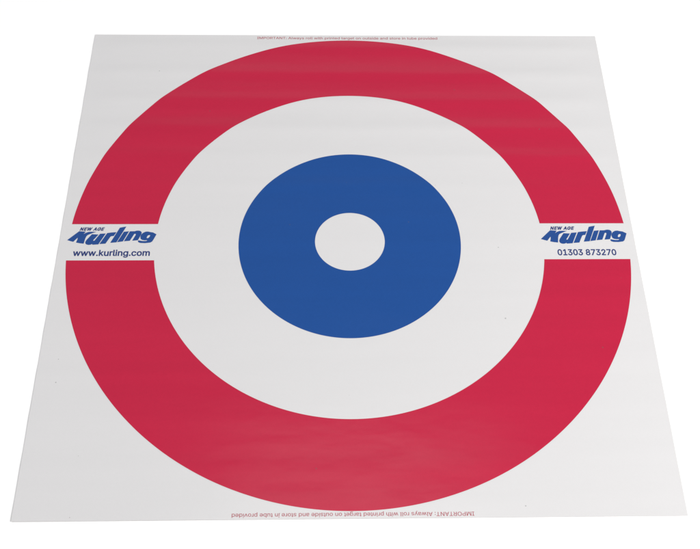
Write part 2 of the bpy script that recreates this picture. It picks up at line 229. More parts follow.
[8,7,1,10,0,7,1,7,0,0,12,1,12,2,1,5,13,6,11,14,5,5,14,20,13,5,20,4,3,13,5,6,17,0,10,16,2,12,15,1,2,9,8,1,9,9,2,15,13,3,15,19,18,6,12,0,16,18,19,12,11,5,17,16,17,18,17,6,18,12,16,18,15,12,19,13,15,19,6,13,19,4,13,20]],'l': [189,[139,-23,116,-22,94,-17,75,-8,59,5,46,22,38,41,33,62,32,84,32,530,135,530,135,99,135,88,136,80,137,75,138,74,138,74,138,74,141,73,147,73,153,73,158,73,186,79,205,-13,176,-20,164,-22,152,-23,138,74],
[8,7,13,13,12,8,12,11,8,9,8,11,11,10,9,19,18,0,18,17,15,16,15,27,23,22,24,20,26,25,21,20,25,25,24,21,24,22,21,19,0,26,26,20,19,0,18,1,18,15,1,2,1,15,3,2,15,4,3,15,15,16,4,5,4,16,6,5,16,16,14,6,7,6,14,13,7,14,15,17,27,14,16,27]],'m': [610,[32,-21,32,400,133,400,133,295,91,314,99,332,107,347,116,359,127,371,138,380,150,388,163,395,177,400,191,404,205,406,219,407,243,405,265,400,285,390,302,376,316,360,328,341,336,321,347,274,285,275,297,315,303,330,311,344,321,357,332,368,345,378,358,387,372,394,387,400,403,404,420,406,437,407,455,406,473,403,490,398,507,390,523,381,536,369,549,355,559,339,567,320,573,300,577,278,578,256,578,-21,475,-21,475,253,473,269,470,281,466,290,459,296,451,302,441,306,430,309,418,309,409,309,400,307,392,305,385,301,378,297,373,292,368,287,364,280,361,273,358,265,357,257,356,247,356,-21,253,-21,253,259,252,271,249,280,245,288,239,296,231,302,222,306,211,308,199,309,191,309,183,307,175,305,168,302,161,297,154,292,149,286,144,279,140,271,137,261,135,250,135,237,135,-21,133,376,319,354],
[1,0,4,1,4,5,5,6,1,6,7,1,95,94,0,4,0,94,94,93,4,5,4,3,6,5,3,7,6,3,8,2,7,1,7,2,4,93,92,3,4,92,92,91,3,91,90,3,90,89,3,89,88,3,88,87,3,87,86,3,7,3,8,14,82,81,82,14,13,80,16,81,16,15,81,14,81,15,26,27,19,27,20,19,75,74,24,76,75,24,26,19,18,76,24,77,24,25,77,78,77,25,79,78,25,25,26,79,26,18,79,18,17,79,80,79,17,16,80,17,9,85,84,10,9,84,11,10,84,84,83,11,12,11,83,83,82,12,82,13,12,28,21,29,22,30,21,29,21,30,71,70,23,70,69,23,69,68,23,34,60,59,33,61,60,60,34,33,61,33,32,23,68,67,67,66,23,22,23,66,66,65,22,65,64,22,64,63,22,63,62,22,30,22,62,31,30,62,62,61,31,61,32,31,35,58,36,57,37,58,36,58,37,57,56,38,37,57,38,49,48,51,48,47,51,49,51,50,51,47,52,47,46,52,53,52,46,46,45,53,45,44,53,54,53,44,44,43,54,43,42,54,55,54,42,42,41,55,41,40,55,56,55,40,40,39,56,38,56,39,58,35,59,34,59,35,72,71,73,74,73,71,24,74,71,71,23,24,25,24,23,23,22,25,26,25,22,22,21,26,27,26,21,27,21,97,86,85,9,96,3,9,3,86,9,3,96,8,2,8,96,21,28,97,20,27,97]],'n': [410,[135,226,135,-21,32,-21,32,400,133,400,133,266,75,269,93,321,106,344,122,364,140,379,160,391,181,399,204,404,227,405,248,404,268,401,287,395,305,387,322,376,336,363,349,348,359,330,368,311,374,289,377,266,378,241,378,-21,275,-21,275,235,274,253,270,268,265,280,257,290,248,298,238,303,225,307,210,308,199,307,189,306,180,303,171,299,163,294,156,288,150,281,145,273,141,263,137,253,135,240,133,373],
[3,2,6,3,6,7,7,8,3,8,9,3,48,47,5,1,0,2,6,2,0,0,48,6,48,5,6,7,6,5,3,9,4,40,39,10,11,10,39,39,38,11,38,12,11,5,47,46,46,45,5,45,44,5,8,7,5,35,15,36,15,14,36,37,36,14,13,37,14,15,35,16,29,28,27,27,26,29,29,26,30,26,25,30,25,24,30,31,30,24,24,23,31,32,31,23,23,22,32,22,21,32,33,32,21,21,20,33,20,19,33,34,33,19,19,18,34,18,17,34,35,34,17,16,35,17,12,38,37,37,13,12,41,40,10,49,5,10,5,44,10,44,43,10,43,42,10,42,41,10,5,49,9,9,8,5,4,9,49]],'o': [415,[207,-29,180,-28,153,-22,129,-14,106,-1,85,14,66,32,50,53,37,76,27,101,19,128,15,157,13,187,15,218,19,247,27,275,37,300,50,324,66,344,85,362,106,378,129,390,153,399,180,404,207,405,235,404,262,399,287,390,310,378,331,362,349,344,365,324,378,300,389,275,396,247,401,218,402,187,401,157,396,128,389,101,378,76,365,53,349,32,331,14,310,-1,287,-14,262,-22,235,-28,207,67,223,68,236,71,247,76,257,83,267,91,275,101,282,112,287,125,292,139,295,155,298,171,298,187,298,204,295,221,292,236,287,251,282,264,275,275,267,285,257,294,247,300,236,305,223,308,207,309,192,308,179,305,168,300,158,294,149,285,141,275,134,264,128,251,123,236,120,221,118,205,117,187,118,171,120,155,123,139,128,125,134,112,141,101,149,91,158,83,168,76,179,71,192,68],
[10,9,87,87,86,10,11,10,86,86,85,11,12,11,85,85,84,12,84,83,12,13,12,83,83,82,13,14,13,82,82,81,14,15,14,81,95,1,0,73,24,23,1,95,2,95,94,2,3,2,94,94,93,3,75,74,21,22,21,74,74,73,22,73,23,22,3,93,4,93,92,4,5,4,92,92,91,5,6,5,91,91,90,6,7,6,90,90,89,7,8,7,89,89,88,8,9,8,88,87,9,88,15,81,80,16,15,80,80,79,16,17,16,79,79,78,17,18,17,78,78,77,18,19,18,77,77,76,19,20,19,76,76,75,20,75,21,20,49,47,46,50,49,46,46,45,50,51,50,45,70,69,27,27,26,70,71,70,26,25,71,26,39,38,57,58,57,38,38,37,58,59,58,37,37,36,59,60,59,36,61,60,36,36,35,61,62,61,35,35,34,62,63,62,34,34,33,63,51,45,44,52,51,44,44,43,52,53,52,43,43,42,53,54,53,42,42,41,54,55,54,41,41,40,55,56,55,40,40,39,56,39,57,56,63,33,64,33,32,64,65,64,32,32,31,65,66,65,31,31,30,66,67,66,30,30,29,67,68,67,29,29,28,68,69,68,28,27,69,28,47,49,0,49,48,0,95,0,48,24,73,72,72,71,24,71,25,24]],'r': [259,[32,-21,32,400,133,400,122,353,105,347,113,360,126,373,141,385,157,394,175,401,194,405,212,406,221,406,230,405,264,404,264,298,232,303,223,304,212,305,207,305,196,304,186,302,177,300,169,296,161,291,155,286,149,280,144,273,140,265,137,257,135,247,135,236,135,-21,127,374],
[4,5,1,5,4,3,3,6,5,6,2,5,1,5,2,0,32,31,1,0,31,31,30,1,4,1,30,30,29,4,29,28,4,28,27,4,27,26,4,26,25,4,3,4,25,6,3,33,21,20,8,9,8,20,20,10,9,12,11,18,19,18,11,16,15,14,13,17,16,16,14,13,12,18,17,17,13,12,10,20,19,19,11,10,3,25,24,24,23,3,23,22,3,22,21,3,7,3,21,21,8,7,3,7,33,2,6,33]],'u': [410,[182,-26,161,-25,141,-22,123,-16,105,-8,88,3,74,16,61,32,50,49,42,69,36,91,33,114,32,138,32,400,135,400,135,145,136,126,139,111,145,99,152,89,161,82,172,76,185,73,200,71,211,72,221,74,230,76,239,80,247,85,253,91,260,98,265,107,269,116,272,127,274,139,275,153,275,400,378,400,378,-21,277,-21,277,113,335,111,316,58,303,35,287,15,269,0,249,-12,228,-20,206,-25,277,6],
[13,12,15,22,0,23,0,22,1,21,1,22,1,21,2,2,21,3,21,20,3,4,3,20,5,4,20,20,19,5,6,5,19,7,6,19,19,18,7,8,7,18,9,8,18,18,17,9,10,9,17,17,16,10,11,10,16,12,11,16,15,12,16,13,15,14,24,47,46,25,24,46,41,42,38,38,37,41,43,44,38,38,42,43,42,41,40,38,44,39,43,42,40,34,33,40,40,41,34,35,34,41,41,37,35,36,35,37,25,46,45,26,25,45,31,30,40,32,31,40,40,33,32,23,0,48,48,47,23,47,24,23,27,26,45,49,40,45,40,30,45,30,29,45,29,28,45,28,27,45,40,49,44,44,43,40,39,44,49]],'w': [567,[122,-21,-4,399,103,400,154,219,159,201,164,183,169,163,174,142,180,119,185,96,190,71,201,20,139,20,149,70,155,94,160,118,165,140,170,161,176,181,181,201,186,219,236,400,333,400,382,219,387,201,392,182,397,162,402,141,407,119,412,95,418,71,428,20,365,20,376,71,382,95,387,118,393,140,398,161,403,182,408,201,413,219,464,400,572,399,445,-21,353,-21,299,166,284,220,281,233,277,247,274,261,270,275,250,358,317,358,297,275,294,261,290,247,286,233,283,219,279,206,276,192,272,179,268,166,215,-21,170,159,397,159,284,222],
[12,13,0,1,0,13,13,14,1,14,3,1,2,1,3,16,5,15,4,15,5,7,18,17,16,7,63,5,16,6,3,14,15,15,4,3,9,10,61,8,9,61,61,60,19,20,19,60,60,59,20,59,58,20,48,49,20,49,50,20,50,51,20,12,0,62,62,11,12,13,12,11,11,10,13,14,13,10,10,9,14,15,14,9,9,8,15,16,15,8,7,16,8,8,61,7,18,7,61,61,19,18,20,51,21,47,57,65,47,65,56,47,56,55,33,34,45,24,23,45,46,45,23,56,46,23,55,56,23,54,55,23,53,54,23,23,52,53,36,26,25,28,38,27,37,27,38,36,35,28,28,27,36,36,27,64,31,43,30,43,42,30,29,30,42,40,29,42,42,41,40,28,35,29,29,40,28,40,39,28,38,28,39,43,31,44,32,44,31,33,32,31,31,30,33,34,33,30,30,29,34,29,35,34,45,34,35,35,36,45,36,25,45,24,45,25,22,52,23,32,33,45,57,47,58,20,58,47,48,20,47,47,55,48,55,54,48,49,48,54,50,49,54,54,53,50,51,50,53,53,52,51,21,51,52,52,22,21,7,17,63,6,16,63,27,37,64,26,36,64,10,11,61,44,32,45,46,56,65,11,62,61]]},'heavy': {' ': [188,[],
[]],'A': [480,[-39,-39,172,551,306,551,518,-38,365,-42,248,289,242,304,237,321,230,339,224,360,217,382,209,407,201,436,178,519,299,519,276,435,268,407,260,381,253,358,246,338,240,320,235,303,230,289,115,-42,68,100,68,241,412,241,412,100,239,314,213,241,265,241,315,100,164,100],
[0,24,25,24,0,23,12,13,25,13,1,25,0,25,1,8,22,21,21,7,8,32,29,24,22,8,25,8,9,25,9,10,25,10,11,25,12,25,11,20,6,19,19,6,5,27,4,3,3,26,27,14,15,26,2,14,26,26,3,2,19,5,26,18,19,26,17,18,26,16,17,26,26,15,16,30,31,27,20,7,28,20,19,7,8,7,19,19,18,8,9,8,18,18,17,9,10,9,17,17,16,10,11,10,16,16,15,11,12,11,15,15,14,12,13,12,14,1,13,14,14,2,1,7,21,28,6,20,28,29,32,30,22,25,29,25,24,29,26,5,30,27,26,30,4,27,31,31,30,32,24,23,32]],'E': [419,[18,-42,18,551,414,551,414,410,167,410,167,328,397,328,397,187,167,187,167,99,417,99,417,-42],
[0,9,8,1,0,8,8,5,1,5,4,1,9,0,11,11,10,9,5,8,7,7,6,5,3,2,4,1,4,2]],'G': [520,[269,-49,230,-47,194,-40,159,-28,127,-11,98,11,72,36,50,65,31,97,17,133,6,171,0,211,-2,254,0,297,6,338,17,376,31,412,50,444,72,473,98,498,126,519,158,536,192,548,228,555,264,558,288,557,311,554,333,550,354,543,374,535,394,526,412,515,430,502,446,488,460,472,473,456,485,438,495,419,504,399,511,378,527,307,378,307,365,346,361,354,357,362,352,370,347,377,342,383,336,389,330,394,324,398,317,402,310,406,302,408,294,411,285,412,276,413,266,414,249,413,234,409,219,404,206,397,193,388,182,376,172,362,163,346,156,327,150,306,147,281,145,254,147,227,150,203,156,182,163,163,172,147,183,133,194,121,207,112,221,105,235,99,251,96,269,95,285,96,299,98,312,102,324,108,335,115,344,123,352,132,359,143,365,156,369,170,372,185,375,252,442,240,241,157,241,298,520,298,520,199,518,165,512,131,502,99,487,70,469,43,448,19,424,-1,397,-18,367,-32,336,-41,303,-47,373,212],
[10,9,72,72,71,10,11,10,71,71,70,11,12,11,70,70,69,12,69,68,12,13,12,68,68,67,13,14,13,67,67,66,14,15,14,66,66,65,15,16,15,65,79,1,80,82,81,0,24,57,56,80,1,0,0,81,80,57,24,58,1,79,2,78,2,79,22,60,59,23,22,59,59,58,23,58,24,23,2,78,3,78,77,3,4,3,77,77,76,4,5,4,76,76,75,5,6,5,75,7,6,75,75,74,7,8,7,74,74,73,8,9,8,73,72,9,73,16,65,64,17,16,64,64,63,17,18,17,63,63,62,18,19,18,62,20,19,62,62,61,20,21,20,61,61,60,21,60,22,21,54,53,27,27,26,54,83,109,108,84,83,108,53,52,28,27,53,28,93,110,94,40,39,41,100,99,91,92,91,99,94,92,99,99,98,94,98,97,94,84,108,107,85,84,107,107,106,85,86,85,106,106,105,86,87,86,105,105,104,87,88,87,104,104,103,88,103,102,88,89,88,102,102,101,89,90,89,101,101,100,90,100,91,90,41,39,42,39,38,42,43,42,38,38,37,43,44,43,37,37,36,44,45,44,36,36,35,45,46,45,35,35,34,46,47,46,34,34,33,47,48,47,33,33,32,48,49,48,32,32,31,49,50,49,31,31,30,50,51,50,30,30,29,51,52,51,29,28,52,29,82,0,109,109,83,82,110,93,95,96,95,93,93,94,97,54,26,55,26,25,55,56,55,25,24,56,25,92,94,110,96,93,97]],'N': [523,[18,-42,18,551,159,551,378,205,383,199,388,191,393,182,399,172,405,161,411,150,418,139,424,127,431,114,438,101,445,87,473,24,368,5,362,64,360,78,359,92,359,106,358,120,358,132,357,145,357,157,357,195,357,551,505,551,505,-42,364,-42,167,268,160,278,154,288,148,298,141,309,135,320,127,333,120,346,112,360,47,481,159,502,164,386,165,370,165,355,166,342,166,329,167,318,167,308,167,299,167,291,167,-42,357,240,167,267],
[1,0,39,36,37,0,37,38,0,39,0,38,32,33,0,33,34,0,34,35,0,36,0,35,40,2,39,1,39,2,49,25,48,49,30,52,48,25,47,46,47,25,30,49,31,50,30,0,30,31,0,32,0,31,31,49,32,49,48,32,33,32,48,48,47,33,34,33,47,47,46,34,35,34,46,46,45,35,45,44,35,36,35,44,44,43,36,37,36,43,43,42,37,38,37,42,42,41,38,39,38,41,40,39,41,28,27,15,14,15,27,14,27,13,12,13,27,11,12,27,11,27,10,9,10,27,8,9,27,7,8,27,6,7,27,5,6,27,28,15,29,16,29,15,15,14,16,17,16,14,18,17,14,14,13,18,19,18,13,13,12,19,20,19,12,12,11,20,21,20,11,11,10,21,22,21,10,10,9,22,23,22,9,9,8,23,24,23,8,8,7,24,7,6,24,6,5,24,5,27,4,3,4,27,26,3,27,24,5,25,5,4,25,4,3,25,25,3,51,3,26,51,2,40,51,46,25,51,45,46,51,44,45,51,43,44,51,42,43,51,41,42,51,40,41,51,30,50,52,29,16,52,25,49,52,24,25,52,23,24,52,22,23,52,21,22,52,20,21,52,19,20,52,18,19,52,17,18,52,16,17,52]],'W': [686,[123,-42,-37,550,115,551,204,206,207,194,210,181,213,168,216,155,219,142,222,129,225,115,228,102,231,89,233,75,236,61,247,-2,139,-2,150,61,153,75,156,89,159,102,161,116,164,129,167,142,170,155,174,168,177,181,180,194,183,207,274,551,412,551,502,207,506,194,509,181,512,168,515,155,518,142,521,129,524,116,527,103,530,89,533,75,536,61,548,-2,438,-2,450,61,452,75,455,89,458,102,461,116,463,129,466,142,470,155,482,206,571,551,723,549,562,-42,423,-42,327,312,323,329,318,346,314,364,310,383,306,402,302,423,298,445,286,517,399,517,387,446,383,425,380,405,376,386,372,368,368,349,363,330,358,312,263,-42,194,246,492,245,343,254],
[0,16,17,1,0,17,17,18,1,18,19,1,19,20,1,20,21,1,4,3,27,28,27,3,26,25,5,5,4,26,4,27,26,1,21,22,22,23,1,23,24,1,24,25,1,25,26,1,26,27,1,27,28,1,2,1,28,16,0,76,76,15,16,17,16,15,15,14,17,18,17,14,14,13,18,13,12,18,19,18,12,12,11,19,20,19,11,11,10,20,21,20,10,10,9,21,22,21,9,9,8,22,23,22,8,8,7,23,24,23,7,7,6,24,25,24,6,5,25,6,60,61,3,28,3,77,59,58,75,75,74,59,36,35,51,52,51,35,35,34,52,34,33,52,53,52,33,33,32,53,31,53,32,42,43,56,56,55,42,42,55,41,40,41,55,39,40,55,38,39,55,37,38,55,38,37,50,51,50,37,36,51,37,37,55,36,35,36,55,34,35,55,33,34,55,32,33,55,31,32,55,55,54,31,56,43,57,44,57,43,43,42,44,45,44,42,46,45,42,42,41,46,47,46,41,41,40,47,48,47,40,40,39,48,49,48,39,39,38,49,38,50,49,52,53,75,74,75,53,73,74,53,53,31,78,75,58,79,6,7,58,5,6,58,4,5,58,3,4,58,58,59,3,60,3,59,59,74,60,74,73,60,61,60,73,73,72,61,62,61,72,72,71,62,63,62,71,71,70,63,64,63,70,70,69,64,65,64,69,69,68,65,66,65,68,68,67,66,29,66,67,67,30,29,61,62,3,77,3,63,62,63,3,2,28,77,66,29,77,65,66,77,64,65,77,63,64,77,31,54,78,30,67,78,73,53,78,72,73,78,71,72,78,70,71,78,69,70,78,68,69,78,67,68,78,7,8,58,79,58,11,10,11,58,9,10,58,8,9,58,57,44,79,52,75,79,51,52,79,50,51,79,49,50,79,48,49,79,47,48,79,46,47,79,45,46,79,44,45,79,15,76,79,14,15,79,13,14,79,12,13,79,11,12,79]]},'plain': {' ': [188,[],
[]],':': [188,[95,-9,76,-5,60,6,49,22,45,41,49,60,60,76,76,87,95,91,114,87,131,76,141,60,145,41,141,22,131,6,114,-5,95,267,76,270,60,281,49,297,45,316,49,335,60,351,76,362,95,366,114,362,131,351,141,335,145,316,141,297,131,281,114,270],
[5,4,6,21,20,22,2,1,0,17,16,18,4,3,2,6,4,2,20,19,18,22,20,18,12,11,10,28,27,26,13,12,14,12,10,8,9,8,10,29,28,30,28,26,24,25,24,26,15,14,0,14,12,0,12,8,0,2,0,8,6,2,8,7,6,8,31,30,16,30,28,16,28,24,16,18,16,24,22,18,24,23,22,24]],'A': [480,[11,-4,199,513,279,513,468,-4,392,-4,283,301,273,333,260,371,246,418,227,482,250,482,232,418,217,370,204,332,194,301,88,-4,106,138,106,203,374,203,374,138,239,442,160,203,318,203,342,138,137,138],
[0,15,16,16,17,0,1,13,12,12,11,1,11,9,1,17,14,13,13,1,17,0,17,1,7,6,2,7,2,8,10,8,2,4,3,19,3,18,19,5,18,6,2,6,18,18,3,2,24,21,16,9,11,20,9,20,10,1,9,10,10,2,1,22,23,19,8,10,20,21,24,22,14,17,21,17,16,21,18,5,22,19,18,22,4,19,23,23,22,24,16,15,24]],'I': [300,[27,-4,27,61,114,61,114,448,27,448,27,513,273,513,273,448,187,448,187,61,273,61,273,-4],
[1,0,2,3,5,4,9,11,10,7,6,8,2,0,11,11,9,2,3,2,9,9,8,3,8,6,3,5,3,6]],'M': [628,[56,-4,56,513,154,513,281,189,286,176,291,160,303,124,309,104,315,85,321,67,327,45,302,45,314,84,326,122,332,142,338,160,344,175,349,189,474,513,572,513,572,-4,500,-4,500,291,500,327,501,347,501,369,502,413,503,457,509,433,501,408,486,361,478,340,471,320,465,303,460,289,344,-4,283,-4,167,289,161,303,155,320,141,360,133,382,125,406,117,431,107,461,123,461,124,416,125,372,126,328,126,309,126,291,126,-4,315,86,502,410,124,410],
[45,43,46,44,1,43,43,45,44,51,50,0,1,0,50,50,49,1,49,48,1,48,47,1,43,1,47,43,47,54,46,43,54,42,41,46,12,7,11,6,11,7,11,6,5,40,2,41,46,41,2,45,46,2,44,45,2,1,44,2,8,9,13,13,9,10,27,28,19,19,28,25,28,26,53,28,27,26,22,21,20,20,19,22,23,22,19,24,23,19,19,25,24,17,16,34,30,29,18,29,26,18,26,27,18,27,19,18,11,36,35,35,10,11,10,9,11,12,11,9,9,8,12,12,8,52,8,13,52,34,33,17,2,40,39,38,37,3,3,2,39,39,38,3,7,12,52,31,30,18,18,17,31,32,31,17,33,32,17,26,29,53,25,28,53,13,10,14,35,34,15,16,15,34,15,14,35,10,35,14,3,37,4,37,36,5,36,11,5,5,4,37,42,46,54]],'N': [523,[56,-4,56,513,138,513,346,185,356,171,366,153,378,132,391,109,404,83,419,52,401,49,398,81,397,108,396,134,395,157,395,195,395,513,467,513,467,-4,385,-4,199,288,187,308,174,329,160,352,145,379,102,455,123,458,126,384,127,354,128,328,129,307,129,291,129,-4,397,97,125,414],
[30,29,1,29,28,1,25,1,28,28,27,25,32,31,0,1,0,31,30,1,31,26,25,34,24,2,26,25,26,2,1,25,2,10,9,11,9,8,11,13,12,8,8,9,13,9,18,13,14,13,18,18,9,19,9,10,19,10,11,19,6,19,11,7,6,11,11,8,33,14,18,15,18,17,15,16,15,17,6,5,19,2,24,23,21,20,3,3,2,21,22,21,2,23,22,2,8,12,33,7,11,33,3,20,19,4,3,19,5,4,19,25,27,34,24,26,34]],'O': [533,[267,-11,204,-3,148,21,102,61,66,113,44,178,36,254,44,330,66,395,102,448,148,487,204,511,267,520,330,511,386,487,432,448,467,395,490,330,497,254,490,178,467,113,432,61,386,21,330,-3,267,57,309,63,347,79,380,107,405,146,421,195,426,254,421,314,405,363,380,402,347,429,309,446,267,452,225,446,186,429,154,401,129,363,113,313,107,254,113,195,129,146,154,107,186,80,225,63],
[5,4,44,44,43,5,6,5,43,43,42,6,42,41,6,7,6,41,41,40,7,8,7,40,45,2,46,39,38,10,47,1,0,37,12,11,46,2,1,1,47,46,37,11,38,10,38,11,2,45,3,4,3,45,44,4,45,8,40,39,9,8,39,39,10,9,27,26,22,33,14,34,22,26,23,25,23,26,13,35,34,34,14,13,20,19,28,29,28,19,19,18,29,30,29,18,31,30,18,18,17,31,32,31,17,17,16,32,27,22,21,21,20,27,20,28,27,32,16,33,16,15,33,14,33,15,23,25,0,25,24,0,47,0,24,12,37,36,36,35,12,35,13,12]],'P': [445,[56,-4,56,513,235,513,290,507,334,491,369,465,393,432,408,392,413,348,408,303,393,264,369,230,334,204,290,187,235,182,105,182,105,246,232,246,268,250,295,260,315,275,329,295,338,320,340,348,338,375,329,400,315,420,295,435,267,445,232,448,129,448,129,-4,129,246,129,182],
[15,16,0,1,0,16,15,0,31,16,15,33,16,32,30,1,16,30,18,14,13,13,19,18,27,3,28,2,28,3,15,31,33,14,18,17,28,2,29,30,29,2,1,30,2,20,12,11,21,20,11,11,10,21,10,9,21,22,21,9,9,8,22,8,23,22,23,8,24,8,7,24,25,24,7,7,6,25,6,5,25,26,25,5,4,26,5,19,13,12,12,20,19,26,4,27,3,27,4,14,17,33,17,32,33,32,16,33]],'R': [449,[56,-4,56,513,236,513,290,508,335,492,369,468,394,435,409,396,413,352,409,308,394,269,369,238,335,214,290,199,236,194,92,194,92,259,233,259,269,262,296,270,316,284,330,302,338,325,341,352,338,380,330,403,316,422,296,436,268,445,233,448,129,448,129,-4,351,-4,225,232,305,233,433,-3,129,259,129,194,245,194,319,208],
[15,16,0,1,0,16,15,0,31,16,15,36,16,36,30,1,16,30,34,19,18,27,3,28,2,28,3,15,31,37,38,13,33,13,34,33,17,33,18,28,2,29,30,29,2,1,30,2,21,20,11,11,10,21,10,9,21,22,21,9,9,8,22,23,22,8,24,23,8,8,7,24,25,24,7,7,6,25,6,5,25,26,25,5,4,26,5,13,38,32,13,32,39,34,13,39,12,11,34,11,20,34,19,34,20,26,4,27,3,27,4,14,33,37,33,17,36,36,37,33,15,37,36,33,14,38,34,18,33,12,34,39,32,35,39]],'T': [449,[28,448,28,513,421,513,421,448,261,448,261,-4,189,-4,189,448],
[1,0,7,3,2,4,5,4,6,7,6,4,4,2,7,1,7,2]],'a': [389,[160,-13,125,-9,93,1,65,19,44,42,31,72,26,108,30,139,40,163,55,182,75,197,99,207,124,215,151,220,178,224,209,228,233,231,251,234,263,238,269,245,271,255,269,278,263,295,253,308,238,318,219,325,196,327,171,325,151,319,134,309,121,298,111,285,102,269,35,289,54,324,76,349,102,367,132,379,163,386,194,388,216,387,240,383,264,376,288,364,309,346,326,322,337,291,341,251,341,-4,273,-4,274,46,267,36,255,22,238,8,217,-3,191,-10,170,49,201,53,226,62,246,77,260,95,269,116,272,138,273,184,272,182,261,178,247,175,232,172,216,169,201,167,176,164,155,160,136,155,119,147,107,137,99,123,96,105,98,88,105,75,116,64,131,56,149,51],
[4,3,78,78,77,4,5,4,77,77,76,5,6,5,76,76,75,6,7,6,75,8,7,75,75,74,8,9,8,74,10,9,74,34,33,32,55,56,0,81,0,56,13,71,70,70,14,13,0,81,1,80,1,81,12,72,71,71,13,12,28,27,37,27,38,37,1,80,2,80,79,2,3,2,79,78,3,79,10,74,73,11,10,73,73,72,11,72,12,11,34,32,31,31,30,34,35,34,30,30,29,35,36,35,29,29,28,36,28,37,36,15,69,68,25,40,26,39,26,40,16,67,66,57,54,53,58,57,53,53,52,58,15,68,67,67,16,15,24,41,25,40,25,41,50,49,48,48,47,62,63,62,47,61,60,50,50,48,61,48,62,61,64,63,65,19,18,63,63,47,19,20,19,47,47,46,20,21,20,46,46,45,21,22,21,45,45,44,22,58,52,51,59,58,51,51,50,59,50,60,59,16,66,65,17,16,65,65,63,17,63,18,17,22,44,23,44,43,23,24,23,43,43,42,24,41,24,42,54,57,55,56,55,57,14,70,69,69,15,14,26,39,27,38,27,39]],'b': [424,[230,-12,197,-9,171,0,150,13,135,29,123,44,116,55,116,55,116,-4,49,-4,49,513,118,513,116,325,124,334,134,348,149,363,170,376,196,385,229,388,275,382,315,364,348,334,373,294,389,245,394,189,389,132,374,83,349,43,315,13,275,-6,220,51,251,55,277,69,297,90,312,118,321,152,324,189,321,227,312,260,298,287,277,308,252,321,220,326,189,321,164,309,143,288,129,261,120,228,117,189,120,150,129,117,144,89,164,68,190,55],
[6,9,8,7,6,5,9,6,49,49,48,9,48,47,9,10,9,47,12,10,47,47,46,12,43,17,16,2,53,3,53,52,3,4,3,52,15,14,44,44,43,15,43,16,15,4,52,5,7,5,52,52,51,7,6,7,51,51,50,6,49,6,50,12,46,45,45,44,12,13,12,44,44,14,13,10,12,11,30,1,0,0,31,30,19,41,40,31,0,29,29,32,31,18,42,41,41,19,18,26,25,34,35,34,25,25,24,35,36,35,24,37,36,24,24,23,37,38,37,23,23,22,38,32,29,28,28,27,32,33,32,27,27,26,33,26,34,33,38,22,39,22,21,39,40,39,21,21,20,40,19,40,20,53,2,1,1,30,53,17,43,42,42,18,17]],'d': [424,[195,-12,149,-6,109,13,76,43,51,83,35,132,30,189,35,245,51,294,76,334,110,364,150,382,196,388,229,385,255,376,275,363,290,348,302,334,304,325,307,513,376,513,376,-4,309,-4,309,55,309,55,302,44,290,29,274,13,254,0,228,-9,205,51,235,55,261,68,281,89,296,117,305,150,308,189,305,228,296,261,281,288,261,309,235,321,205,326,173,321,147,308,127,287,112,260,103,227,100,189,103,152,112,118,127,90,148,69,173,55,309,55],
[6,5,49,49,48,6,48,47,6,7,6,47,47,46,7,8,7,46,29,30,0,53,0,30,42,12,43,0,53,1,52,1,53,11,44,43,43,12,11,1,52,2,3,2,52,52,51,3,4,3,51,51,50,4,5,4,50,49,5,50,8,46,45,9,8,45,45,44,9,10,9,44,44,11,10,13,41,14,15,40,16,31,28,27,32,31,27,27,26,32,40,15,41,14,41,15,37,18,38,21,24,22,24,23,54,35,34,24,24,21,35,21,36,35,36,21,37,21,20,37,18,37,20,20,19,18,32,26,25,25,23,32,33,32,23,23,24,33,24,34,33,38,18,39,40,39,18,18,17,40,16,40,17,28,31,29,30,29,31,41,13,42,12,42,13,23,25,54,22,24,54]],'e': [404,[212,-12,160,-6,115,13,79,43,52,83,36,131,30,187,35,243,52,291,78,332,113,363,156,382,205,388,237,386,267,378,296,364,322,344,344,317,361,283,372,242,375,194,375,165,71,165,71,225,344,223,307,196,303,237,294,267,280,292,260,310,235,322,205,326,174,322,149,310,128,291,113,268,103,240,100,211,100,178,104,140,114,108,131,83,153,65,180,54,212,50,233,52,252,57,269,64,283,76,294,90,303,110,370,94,357,61,338,36,314,16,284,1,250,-9,304,223,101,225,101,165],
[6,5,22,22,23,6,7,6,23,23,8,7,5,4,39,22,5,39,38,37,22,23,22,37,25,24,57,8,23,36,36,35,8,35,9,8,42,41,2,34,33,10,0,43,1,31,12,32,11,32,12,42,2,1,1,43,42,32,11,33,10,33,11,2,41,3,41,40,3,4,3,40,39,4,40,9,35,34,34,10,9,56,46,45,46,56,55,55,47,46,30,29,14,13,30,14,20,19,24,18,24,19,52,51,50,21,25,38,21,20,25,20,24,25,24,18,26,47,55,54,48,47,54,54,53,48,49,48,53,53,52,49,52,50,49,26,18,27,18,17,27,28,27,17,17,16,28,29,28,16,16,15,29,14,29,15,56,45,0,45,44,0,43,0,44,37,38,25,30,13,31,12,31,13,22,39,59,38,22,59,36,23,58,24,26,57,23,37,58,37,25,57,37,57,58,21,38,59]],'g': [425,[207,-155,167,-152,133,-143,103,-130,80,-113,61,-93,45,-68,103,-35,113,-50,124,-63,138,-75,156,-85,178,-91,207,-93,248,-88,280,-72,300,-45,307,-5,309,62,301,53,290,39,274,24,254,12,228,4,195,1,150,6,111,23,77,51,52,88,35,135,30,191,35,247,51,295,77,334,110,364,150,382,196,388,229,385,255,376,276,363,291,349,303,334,306,325,309,383,376,383,376,-9,371,-55,354,-92,327,-120,292,-140,252,-151,205,63,236,67,261,78,281,97,296,123,305,155,308,193,305,230,296,262,282,289,262,309,236,322,205,326,173,321,147,308,127,288,112,261,103,229,100,193,103,156,112,124,127,98,148,79,174,67],
